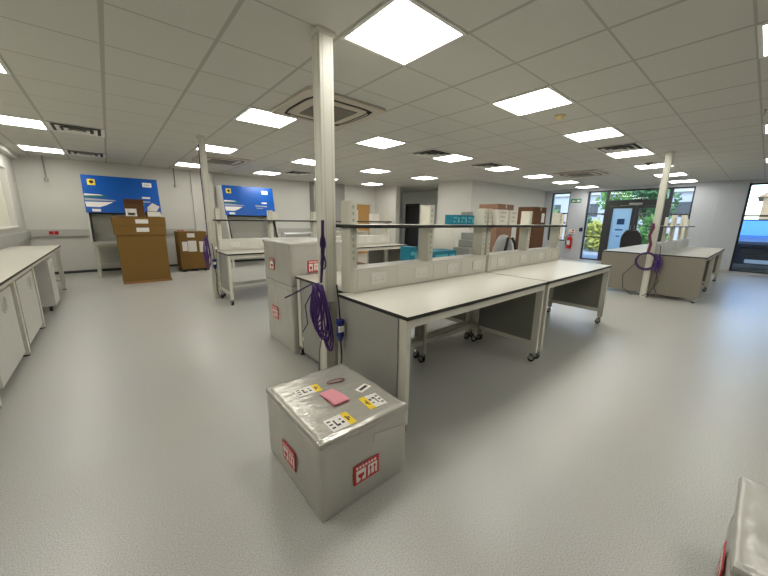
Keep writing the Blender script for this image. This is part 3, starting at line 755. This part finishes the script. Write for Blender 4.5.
# big carton: body + deep lid, wooden base
t = Thing('tall_carton', 'tall brown carton with a telescoped lid standing before the left blue cabinet', 'carton', (.46, 8.2, 0))
t.part('base', MB().box(.07, 7.86, .0, .86, 8.60, .045), WOODP)
t.part('body', B(.075, 7.87, .045, .845, 8.58, 1.02), CARD, bevel=.004)
ld = t.part('lid', MB().box(.045, 7.85, .94, .865, 8.60, 1.12).box(.035, 7.84, 1.12, .868, 8.61, 1.29), CARD, bevel=.006)
t.part('label', MB().box(.385, 7.847, 1.005, .585, 7.85, 1.085), STW, ld); t.part('label', MB().box(.385, 7.837, 1.165, .585, 7.84, 1.245), STW, ld)
carton('open_carton', .26, 7.86, 1.29, .55, 8.20, 1.53, 'open dark brown carton on top of the tall carton, left one', CARDD, ((.0, .01, .17, .15, STW), (.03, .03, .14, .07, LEAFY)), flaps=True, tape=False)
t = carton('small_carton', .585, 7.87, 1.29, .80, 8.15, 1.40, 'small carton with white side on top of the tall carton, right one', CARD, ((.01, .01, .22, .10, STW),), tape=False)
t.part('paper_sheet', MB().prism([(0, 0), (.15, .0), (.2, .10), (.08, .17), (0, .08)], (.61, 8.0, 1.40), X, Vector((.1, .25, .96)), 0, .003), STW)
t = carton('labelled_carton', 1.20, 8.92, .06, 1.80, 9.50, .955, 'square brown carton with white papers beside the left service pole', CARD,
       ((.06, .44, .17, .66, STW), (.18, .42, .36, .68, STW), (.42, .40, .58, .66, STW), (.18, .76, .34, .86, STW)))
t.part('pallet', MB().box(1.22, 8.95, .04, 1.80, 9.52, .06).box(1.22, 8.95, 0, 1.30, 9.5, .04).box(1.46, 8.95, 0, 1.54, 9.5, .04).box(1.72, 8.95, 0, 1.80, 9.5, .04), SLOT)
carton('large_carton', 6.08, 3.60, 0, 6.70, 4.05, 1.66, 'wide brown carton standing behind the far shelf, left of the tall one', CARDP, ())
carton('large_carton', 7.70, 3.60, 0, 8.30, 4.02, 1.66, 'tall dark brown carton with a white paper, behind the far shelf end', CARDD, ((.36, 1.30, .52, 1.52, STW),))
carton('brown_carton', 5.15, 5.60, 0, 5.75, 6.1, .62, 'brown carton on the floor beyond the end of the middle row', CARDP)

# ------------------------------------------------------------------ blue safety cabinets by the back wall
def safety_cabinet(x0, x1, label):
    t = Thing('safety_cabinet', label, 'safety cabinet', ((x0 + x1) / 2, 9.5, 0), 'blue fronted safety cabinets')
    yb_, yt, ym, yl = 9.96, 9.42, 9.24, 9.02          # back, top front, hood lower front, work front
    zt, zm, zl = 2.13, 1.36, .73
    side = [(yt, zt), (yb_, zt), (yb_, zl - .03), (yl, zl - .03), (yl, zl + .04), (ym, zm)]
    for xx in (x0, x1 - .03):
        t.part('side_panel', MB().prism([(y, z) for y, z in side], (xx, 0, 0), Y, Z, 0, .03), CAB)
    t.part('back_panel', B(x0 + .03, yb_ - .03, zl, x1 - .03, yb_, zt), CAB)
    t.part('hood', MB().prism([(yt + .02, zt - .01), (yb_ - .04, zt - .01), (yb_ - .04, zm), (ym + .02, zm)], (x0 + .03, 0, 0), Y, Z, 0, x1 - x0 - .06), CAB)
    sl = Vector((0, yt - ym, zt - zm)); Lh = sl.length; sv = sl.normalized()
    o = Vector((x0 - .005, ym - .012, zm)); Wd = x1 - x0 + .01
    fp = t.part('front_panel', MB().rect(o, X, sv, 0, 0, Wd, Lh, 0, .022), BLUE, bevel=.003)
    d = .022
    def pl(pts, mm, name, dd=.0): t.part(name, MB().prism(pts, o, X, sv, d + dd, d + dd + .0015), mm, fp)
    pl([(.09, .58), (.215, .58), (.215, .705), (.09, .705)], YEL, 'warning_sign')
    pl([(.152, .605), (.195, .635), (.18, .675), (.14, .68), (.115, .64)], INK, 'warning_symbol', .0015)
    pl([(1.02, .60), (1.19, .60), (1.19, .70), (1.02, .70)], STW, 'name_plate')
    pl([(1.05, .64), (1.16, .64), (1.16, .66), (1.05, .66)], SWY, 'name_print', .0015)
    pl([(.01, .395), (.25, .385), (.32, .37), (.01, .355)], STW, 'stripe')
    pl([(.01, .355), (.32, .37), (.42, .335), (.01, .32)], SWG, 'stripe')
    pl([(.01, .305), (.48, .275), (.52, .255), (.01, .25)], SWY, 'stripe')
    pl([(.01, .225), (.46, .23), (.34, .16), (.23, .115), (.02, .12)], STW, 'stripe')
    pl([(.10, .02), (.24, .02), (.24, .075), (.10, .075)], STW, 'name_plate')
    pl([(.98, .335), (1.13, .335), (1.13, .375), (.98, .375)], STW, 'name_plate')
    pl([(.80, .255), (1.12, .245), (1.12, .275), (.80, .285)], SWY, 'lettering_line')
    pl([(.82, .20), (1.0, .19), (1.0, .21), (.82, .22)], SWY, 'lettering_line')
    # work chamber
    t.part('work_floor', B(x0 + .03, yl + .01, zl - .03, x1 - .03, yb_ - .03, zl), CAB)
    t.part('chamber_back', B(x0 + .03, yl + .50, zl, x1 - .03, yl + .52, zm), CAB)
    t.part('armrest', B(x0 + .03, yl - .03, zl - .03, x1 - .03, yl + .02, zl + .03), CAB, bevel=.008)
    for xx in (x0 + .03, x1 - .07):
        t.part('sash_rail', MB().prism([(yl + .02, zl + .03), (yl + .06, zl + .03), (ym + .06, zm), (ym + .02, zm)], (xx, 0, 0), Y, Z, 0, .04), BLACK)
    sv2 = Vector((0, ym - yl, zm - zl - .04)).normalized()
    t.part('glass_sash', MB().rect(Vector((x0 + .07, yl + .015, zl + .18)), X, sv2, 0, 0, x1 - x0 - .14, .42, 0, .006), CLEAR)
    t.part('control_strip', B(x0 + .03, ym + .01, zm - .03, x1 - .03, ym + .05, zm), BLACK)
    # stand
    for xx in (x0 + .02, x1 - .07):
        for yy in (yl + .02, yb_ - .12):
            lg = t.part('leg', B(xx, yy, .03, xx + .05, yy + .06, zl - .03), FRAME, bevel=.003)
            t.part('foot', MB().cyl((xx + .025, yy + .03, 0), (xx + .025, yy + .03, .032), .035, .028), CAB, lg)
        t.part('stand_rail', B(xx + .005, yl + .08, .16, xx + .045, yb_ - .12, .20), FRAME)
    t.part('stand_rail', MB().box(x0 + .07, yb_ - .10, .16, x1 - .07, yb_ - .07, .20), FRAME)
    t.part('stand_rail', B(x0 + .07, yl + .03, zl - .08, x1 - .07, yl + .06, zl - .03), FRAME)
    return t
safety_cabinet(-.335, .96, 'blue fronted safety cabinet on a stand at the left, behind the tall carton')
safety_cabinet(2.36, 3.69, 'blue fronted safety cabinet behind the middle row, right of the left pole')
# bits on the middle row
single('white_box', B(2.21, 5.70, 1.274, 2.32, 5.78, 1.42), WBOX,
       'small upright white box on the middle shelf in front of the right blue cabinet', 'box', (2.25, 5.74, 1.274), bevel=.002)
single('plastic_roll', MB().cyl((2.55, 6.05, ZT + .13), (3.35, 6.05, ZT + .13), .13, n=28).cyl((2.53, 6.05, ZT + .13), (3.37, 6.05, ZT + .13), .04, n=16), CYL,
       'grey wrapped roll lying on the rear bench of the middle row', 'roll', (2.95, 6.05, ZT))
single('white_box', B(3.15, 5.60, 1.274, 3.36, 5.74, 1.40), WBOX, 'small white box on the middle shelf just left of the front pole', 'box', (3.25, 5.67, 1.274), bevel=.002)
single('white_box', B(4.42, 5.62, 1.274, 4.60, 5.75, 1.43), WBOX, 'small white box on the far end of the middle shelf, below the wooden door', 'box', (4.5, 5.68, 1.274), bevel=.002)
single('white_tray', MB().box(3.5, 6.0, ZT, 4.6, 6.35, ZT + .03).box(3.5, 6.0, ZT + .03, 3.52, 6.35, ZT + .26).box(4.58, 6.0, ZT + .03, 4.6, 6.35, ZT + .26).box(3.52, 6.33, ZT + .03, 4.58, 6.35, ZT + .26).box(3.52, 6.0, ZT + .03, 4.58, 6.02, ZT + .26), WBOX,
       'long white tray on the rear bench of the middle row, seen under the front shelf', 'tray', (4.05, 6.17, ZT), bevel=.003)
carton('brown_carton', 3.55, 5.10, 0, 3.95, 5.50, .42, 'low brown carton on the floor under the middle row', CARDP)

# ------------------------------------------------------------------ things on the front row
def teal_box(x0, y0, z0, x1, y1, z1, label, n=0):
    t = Thing('teal_box', label, 'box', ((x0 + x1) / 2, (y0 + y1) / 2, z0), 'teal printed boxes')
    t.part('carton', B(x0, y0, z0, x1, y1, z1), TEAL, bevel=.002)
    w_, h_ = x1 - x0, z1 - z0
    t.part('printing', MB().rect((x0, y0, z0), X, Z, w_ * .08, h_ * .62, w_ * .6, h_ * .78, .0005, .002).rect((x0, y0, z0), X, Z, w_ * .08, h_ * .25, w_ * .35, h_ * .4, .0005, .002)
           .rect((x0, y0, z0), X, Z, w_ * .7, h_ * .2, w_ * .92, h_ * .75, .0005, .002), TEALL)
ZS = 1.274
for k, lab in enumerate(('left', 'middle', 'right')):
    a = 2.50 + k * .118
    teal_box(a, 1.945, ZS, a + .113, 2.04, ZS + .092, f'{lab} one of three teal boxes side by side on the front shelf')
def plain_box(x0, y0, z0, x1, y1, z1, label, group, mm=WBOX, lines=True, name='white_carton'):
    t = Thing(name, label, 'box', ((x0 + x1) / 2, (y0 + y1) / 2, z0), group)
    t.part('carton', B(x0, y0, z0, x1, y1, z1), mm, bevel=.002)
    if lines:
        w_, h_ = x1 - x0, z1 - z0; m = MB()
        for k, a in enumerate((.78, .5, .22)): m.rect((x0, y0, z0), X, Z, w_ * .25, h_ * a, w_ * (.8 - .1 * k), h_ * (a + .07), .0005, .0015)
        t.part('printing', m, SEAM)
single('grey_box', B(2.74, 1.95, ZS + .092, 2.83, 2.03, ZS + .125), GBOX, 'small flat grey box on top of the right teal box', 'box', (2.78, 1.99, ZS + .092), bevel=.002)
plain_box(3.10, 1.83, ZS, 3.30, 2.03, ZS + .158, 'white printed carton on the front shelf, wider left one beside the doubled uprights', 'white cartons on the front shelf')
plain_box(3.34, 1.83, ZS, 3.50, 2.03, ZS + .158, 'white printed carton on the front shelf, narrower right one of the two', 'white cartons on the front shelf')
teal_box(2.46, 2.46, ZT, 2.56, 2.62, ZT + .24, 'upright teal box on the rear bench behind the middle upright of the front shelf')
teal_box(2.80, 2.42, ZT, 3.22, 2.66, ZT + .175, 'long teal box on the rear bench, in front of the white carton')
plain_box(2.98, 2.67, ZT, 3.50, 2.765, ZT + .43, 'white carton standing behind the long teal box under the front shelf', None, WBOX, False)
for k in range(4):
    e = .05 * (k == 3)
    plain_box(3.44 + .05 * k * (k > 1), 2.40, ZT + .095 * k, 3.80, 2.64, ZT + .095 * k + .092, ('bottom', 'second from the bottom', 'third from the bottom', 'topmost')[k] + ' of the flat grey cartons stacked under the front shelf',
              'flat grey cartons in a stack', GBOX, False, 'flat_carton')
# black and grey bag under the far shelf
t = Thing('equipment_bag', 'black and grey bag standing on the rear bench under the far shelf', 'bag', (4.35, 2.45, ZT))
m = MB(); n = 14
pr_ = [(.0, .19, .11), (.06, .20, .12), (.16, .18, .11), (.26, .13, .085), (.33, .07, .05), (.345, .0, .0)]
rg = [[(4.35 + a * math.cos(2 * math.pi * i / n), 2.45 + b * math.sin(2 * math.pi * i / n), ZT + z) for i in range(n)] for z, a, b in pr_]
m.add([v for r_ in rg for v in r_], [(k * n + i, k * n + (i + 1) % n, (k + 1) * n + (i + 1) % n, (k + 1) * n + i) for k in range(len(pr_) - 1) for i in range(n)], 0, True)
m.add(rg[0], [tuple(reversed(range(n)))])
t.part('body', m, mat('bag_grey', (150, 150, 150), .7, var=.2, scale=14))
for sx in (-.11, .11): t.part('strap', MB().tube([(4.35 + sx * .5, 2.35, ZT + .30), (4.35 + sx, 2.33, ZT + .22), (4.35 + sx * 1.4, 2.325, ZT + .10), (4.35 + sx * 1.5, 2.34, ZT + .03)], .02, 8), BLACK)
single('white_roll', MB().cyl((4.66, 2.34, ZT + .06), (4.66, 2.52, ZT + .06), .06, n=20).cyl((4.66, 2.338, ZT + .06), (4.66, 2.522, ZT + .06), .025, n=14), WBOX,
       'small white roll lying right of the bag under the far shelf', 'roll', (4.66, 2.43, ZT))

# ------------------------------------------------------------------ things at the glazed wall
t = Thing('fire_extinguisher', 'red fire extinguisher hanging on the pier left of the entrance glazing', 'fire extinguisher', (XW - .09, 4.68, .36))
ex, ey = XW - .10, 4.68
t.part('cylinder', MB().cyl((ex, ey, .36), (ex, ey, .74), .085, n=22).cyl((ex, ey, .74), (ex, ey, .82), .085, .03, n=22), REDP)
t.part('valve', MB().cyl((ex, ey, .82), (ex, ey, .86), .022).box(ex - .02, ey - .08, .86, ex + .02, ey + .05, .885), BLACK)
t.part('hose', MB().tube([(ex - .02, ey + .04, .84), (ex - .03, ey + .12, .78), (ex - .03, ey + .12, .6), (ex - .03, ey + .11, .48)], .014, 8), BLACK)
t.part('label', B(ex - .092, ey - .05, .5, ex - .07, ey + .05, .66), STW)
t.part('wall_bracket', B(ex + .08, ey - .03, .6, XW + .002, ey + .03, .72), DGREY)
t = Thing('fire_notice', 'small white notice on the pier above the fire extinguisher', 'sign', (XW, 4.68, .92))
t.part('plate', B(XW - .004, 4.57, .92, XW, 4.78, 1.06), STW); t.part('printing', MB().box(XW - .005, 4.60, 1.0, XW - .004, 4.67, 1.05).box(XW - .005, 4.60, .94, XW - .004, 4.75, .97), REDP)
t = Thing('exit_sign', 'small green exit sign on the pier above the fire extinguisher', 'sign', (XW, 4.66, 2.0))
t.part('plate', B(XW - .02, 4.50, 2.02, XW, 4.84, 2.15), GREEN)
t.part('symbol', MB().rect((XW - .02, 4.84, 2.02), -Y, Z, .20, .03, .32, .10, 0, .001)
       .prism([(.03, .055), (.09, .10), (.09, .075), (.16, .075), (.16, .045), (.09, .045), (.09, .02)], (XW - .02, 4.84, 2.02), -Y, Z, 0, .001), STW)
t = Thing('access_control_box', 'small black access control box on the pier edge by the entrance', 'control box', (XW, 4.36, 1.0))
t.part('case', B(XW - .05, 4.32, 1.0, XW + .002, 4.42, 1.13), BLACK, bevel=.004); t.part('reader', B(XW - .054, 4.34, 1.03, XW - .05, 4.40, 1.10), PLUG)
# dark chair behind the right row
t = Thing('office_chair', 'dark rounded office chair back rising behind the right row bench', 'chair', (11.3, 2.5, 0))
cx, cy = 11.3, 2.5; m = MB(); n = 12; k_ = 9
gv = []
for a in range(k_):
    for b in range(n):
        s_ = a / (k_ - 1) * 2 - 1; z = b / (n - 1); wd = .25 * (1 - .55 * max(0, z - .55) ** 2 * 4) * (1 if z > .05 else .9)
        gv.append(Vector((cx + .22 + .06 * (1 - s_ * s_) - .05 * z, cy + s_ * wd, .50 + .62 * z)))
off = len(gv)
idx = lambda a, b: a * n + b
fs = [(idx(a, b), idx(a + 1, b), idx(a + 1, b + 1), idx(a, b + 1)) for a in range(k_ - 1) for b in range(n - 1)]
m.add(gv, fs, 0, True)
o = t.part('backrest', m, CHAIRF); sd = o.modifiers.new('s', 'SOLIDIFY'); sd.thickness = .05
t.part('seat', MB().cyl((cx, cy, .43), (cx, cy, .49), .24, .25, 24), CHAIRF, bevel=.015)
t.part('column', MB().cyl((cx, cy, .10), (cx, cy, .43), .03), BLACK)
t.part('back_support', MB().tube([(cx + .1, cy, .43), (cx + .30, cy, .44), (cx + .34, cy, .6)], .02, 8), BLACK)
for k in range(5):
    a = 2 * math.pi * k / 5; e = Vector((cx + .28 * math.cos(a), cy + .28 * math.sin(a), .07))
    sp = t.part('foot_arm', MB().tube([(cx, cy, .12), e], .02, 8), BLACK)
    t.part('caster', MB().cyl(e + Vector((-.02, 0, -.035)), e + Vector((.02, 0, -.035)), .035, n=12), BLACK, sp)

# ------------------------------------------------------------------ outside the glass
o = struct('outside_ground', B(XW + .05, -30, -.12, 60, 40, -.02), PAVE)
def tree(x, y, h, r, label, lm, n=900, trunk=True, seed=0, name='tree', cat='tree'):
    rnd = random.Random(seed); t = Thing(name, label, cat, (x, y, -.02))
    if trunk:
        m = MB().cyl((x, y, -.02), (x, y, h * .5), .12, .08, 10)
        for k in range(5):
            a = k * 1.3; m.cyl((x, y, h * .35 + .1 * k), (x + r * .6 * math.cos(a), y + r * .6 * math.sin(a), h * .6 + .12 * k), .05, .02, 7)
        t.part('trunk', m, BARK)
    m = MB(); blobs = [(Vector((x + rnd.uniform(-.55, .55) * r, y + rnd.uniform(-.6, .6) * r, (h * .62 if trunk else h * .45) + rnd.uniform(-.45, .4) * h * (.55 if trunk else .8))), rnd.uniform(.35, .6) * r) for _ in range(12)]
    for k in range(n):
        c, rr = blobs[k % len(blobs)]
        d = Vector((rnd.gauss(0, 1), rnd.gauss(0, 1), rnd.gauss(0, 1))).normalized(); p = c + d * rr * rnd.uniform(.6, 1.05)
        if p.z < .02: p.z = .02 + rnd.random() * .2
        if p.x < XW + .8: p.x = XW + .8 + rnd.random() * .3
        u = Vector((rnd.gauss(0, 1), rnd.gauss(0, 1), rnd.gauss(0, 1))).normalized(); v = u.orthogonal().normalized(); s = rnd.uniform(.08, .17) * (r / 1.2) ** .4
        m.add([p - u * s, p + v * s * .55, p + u * s, p - v * s * .55], [(0, 1, 2, 3)])
    if not trunk: t.part('stems', MB().cyl((x, y, -.02), (x, y, h * .5), .03, .015, 7).cyl((x, y, .05), (x + .2, y + .2, h * .5), .02, .01, 7).cyl((x, y, .05), (x - .1, y - .25, h * .5), .02, .01, 7), BARK)
    t.part('foliage', m, lm)
tree(24, 5.6, 4.6, 1.7, 'leafy green tree outside, above the entrance door', LEAF, 1800, seed=3)
tree(21.5, 4.2, 3.6, 1.2, 'dark green tree outside behind the right door leaf', LEAFD, 1500, seed=4)
tree(26, 12.2, 3.2, 1.6, 'bright green tree outside behind the narrow left window', LEAF, 1500, seed=9)
tree(25, -2.5, 5.0, 2.0, 'pale green tree outside beyond the parked car', LEAFY, 1500, seed=12)
tree(17.6, 5.25, 1.6, .6, 'yellow green shrub outside left of the entrance', LEAFY, 1100, False, 5, 'shrub', 'shrub')
tree(20.2, 6.6, 2.3, .7, 'dark green shrub outside behind the yellow green one', LEAFD, 1000, False, 6, 'shrub', 'shrub')
tree(18.6, 3.3, 2.0, .7, 'mid green shrub outside behind the right door leaf', LEAF, 1100, False, 8, 'shrub', 'shrub')
t = Thing('wooden_fence', 'pale upright board fence outside behind the right bench shelf', 'fence', (16.2, 2.0, -.02))
m = MB(); y = 1.15
while y < 2.75:
    m.box(16.2, y, -.02, 16.23, y + .16, 1.62 + random.uniform(-.03, .03)); y += .27
t.part('boards', m, FENCE); t.part('rails', MB().box(16.23, 1.1, .35, 16.27, 2.8, .43).box(16.23, 1.1, 1.25, 16.27, 2.8, 1.33), BARK)
t = Thing('wooden_fence', 'pale board fence outside behind the narrow left window', 'fence', (16.2, 6.6, -.02))
m = MB(); y = 5.7
while y < 7.6:
    m.box(16.2, y, -.02, 16.23, y + .17, 1.72 + random.uniform(-.08, .08)); y += .24
t.part('boards', m, FENCE); t.part('rails', MB().box(16.23, 5.6, .35, 16.27, 7.6, .43).box(16.23, 5.6, 1.25, 16.27, 7.6, 1.33), BARK)
t = Thing('distant_building', 'pale grey building outside beyond the trees', 'building', (36, 6, -.02))
t.part('walls', B(36, 3, -.02, 44, 22, 3.9), BRICKP)
t.part('roof', MB().prism([(-.3, 0), (19.3, 0), (17.5, .8), (1.5, .8)], (35.8, 3, 3.9), Y, Z, 0, 8.5), PANEL)
for k in range(5): t.part('window', MB().box(35.96, 4 + 3.4 * k, 1.9, 36, 5.8 + 3.4 * k, 3.1), DGREY)
t = Thing('distant_building', 'low pale building outside to the right beyond the fence', 'building', (34, -8, -.02))
t.part('walls', B(34, -16, -.02, 40, .5, 3.2), STONE); t.part('roof', MB().prism([(-.3, 0), (16.8, 0), (15, 1.3), (1.5, 1.3)], (33.8, -16, 3.2), Y, Z, 0, 6.5), STONE)
# black car facing the window
def car(cx, cy, label):
    t = Thing('car', label, 'car', (cx + 2.1, cy, -.02)); g = -.02
    def ring(x, w_, z0, z1, ch=.10): return [(x, -w_, z0), (x, -w_ - .0, (z0 + z1) / 2), (x, -w_ + ch, z1), (x, w_ - ch, z1), (x, w_, (z0 + z1) / 2), (x, w_, z0)]
    def loft(rings, mm, name, parent=None):
        m = MB(); n = len(rings[0]); vs = [(cx + x, cy + y, g + z) for r_ in rings for x, y, z in r_]
        m.add(vs, [(k * n + i, k * n + (i + 1) % n, (k + 1) * n + (i + 1) % n, (k + 1) * n + i) for k in range(len(rings) - 1) for i in range(n)])
        m.add(vs[:n], [tuple(reversed(range(n)))]); m.add(vs[-n:], [tuple(range(n))])
        return t.part(name, m, mm, parent, bevel=.03)
    loft([ring(.0, .78, .42, .78), ring(.10, .88, .32, .86), ring(.9, .92, .30, .98), ring(1.5, .92, .30, 1.02), ring(3.9, .92, .30, 1.02), ring(4.25, .88, .36, .95)], CARB, 'body')
    loft([ring(1.30, .84, .98, 1.02, .04), ring(2.0, .70, .98, 1.50, .08), ring(3.3, .68, .98, 1.50, .08), ring(4.05, .80, .98, 1.03, .04)], CARG, 'cabin_glass')
    loft([ring(1.98, .66, 1.47, 1.53, .05), ring(3.35, .64, 1.47, 1.53, .05)], CARB, 'roof_panel')
    t.part('bumper', MB().box(cx - .07, cy - .84, g + .20, cx + .25, cy + .84, g + .50), CARK, bevel=.04)
    t.part('front_grille', MB().box(cx - .045, cy - .58, g + .50, cx + .1, cy + .58, g + .76), CARK, bevel=.02)
    for s_ in (-1, 1):
        t.part('headlamp', MB().box(cx - .02, cy + s_ * .60, g + .50, cx + .2, cy + s_ * .88, g + .64), HEADL, bevel=.03)
        t.part('wing_mirror', MB().box(cx + 1.45, cy + s_ * .92, g + 1.02, cx + 1.58, cy + s_ * 1.10, g + 1.16), CARK, bevel=.03)
        for wx in (.8, 3.35):
            wl = t.part('wheel', MB().cyl((cx + wx, cy + s_ * .72, g + .32), (cx + wx, cy + s_ * .94, g + .32), .32, n=28), BLACK, bevel=.03)
            t.part('rim', MB().cyl((cx + wx, cy + s_ * .93, g + .32), (cx + wx, cy + s_ * .945, g + .32), .21, n=20), CHROME, wl)
    t.part('number_plate', B(cx - .085, cy - .26, g + .24, cx - .07, cy + .26, g + .35), STW)
car(14.3, .02, 'black car with blue reflecting windscreen parked outside the right window')

# ------------------------------------------------------------------ daylight, camera, colour
wd = bpy.data.worlds.new('sky'); SC.world = wd; wd.use_nodes = True
nt = wd.node_tree; bg = nt.nodes['Background']
sk = nt.nodes.new('ShaderNodeTexSky'); sk.sky_type = 'NISHITA'; sk.sun_disc = False; sk.sun_elevation = math.radians(48); sk.sun_rotation = math.radians(250)
nt.links.new(sk.outputs[0], bg.inputs[0]); bg.inputs[1].default_value = .5
sun = bpy.data.lights.new('sun', 'SUN'); sun.energy = 1.6; sun.angle = .02; sun.color = (1, .95, .86)
so = bpy.data.objects.new('sun', sun); COL.objects.link(so); so.rotation_euler = (math.radians(40), 0, math.radians(200))
so.rotation_euler = Vector((.55, .45, -.75)).to_track_quat('-Z', 'Y').to_euler()

cd = bpy.data.cameras.new('camera'); cam = bpy.data.objects.new('camera', cd); COL.objects.link(cam); SC.camera = cam
cd.sensor_fit = 'HORIZONTAL'; cd.sensor_width = 36; cd.lens = 318.56 / 768 * 36; cd.clip_start = .02; cd.clip_end = 300
yaw, pit, rol = .8660, -.2115, -.0157
F = Vector((math.cos(yaw) * math.cos(pit), math.sin(yaw) * math.cos(pit), math.sin(pit)))
r = Vector((math.sin(yaw), -math.cos(yaw), 0)); d = F.cross(r)
cr = r * math.cos(rol) + d * math.sin(rol); cdn = d * math.cos(rol) - r * math.sin(rol)
M = Matrix((cr, -cdn, -F)).transposed().to_4x4(); M.translation = Vector((0, 0, HC)); cam.matrix_world = M

vs = SC.view_settings
vs.view_transform = 'Standard'; vs.look = 'None'; vs.gamma = 1; vs.use_curve_mapping = False
vs.exposure = .75
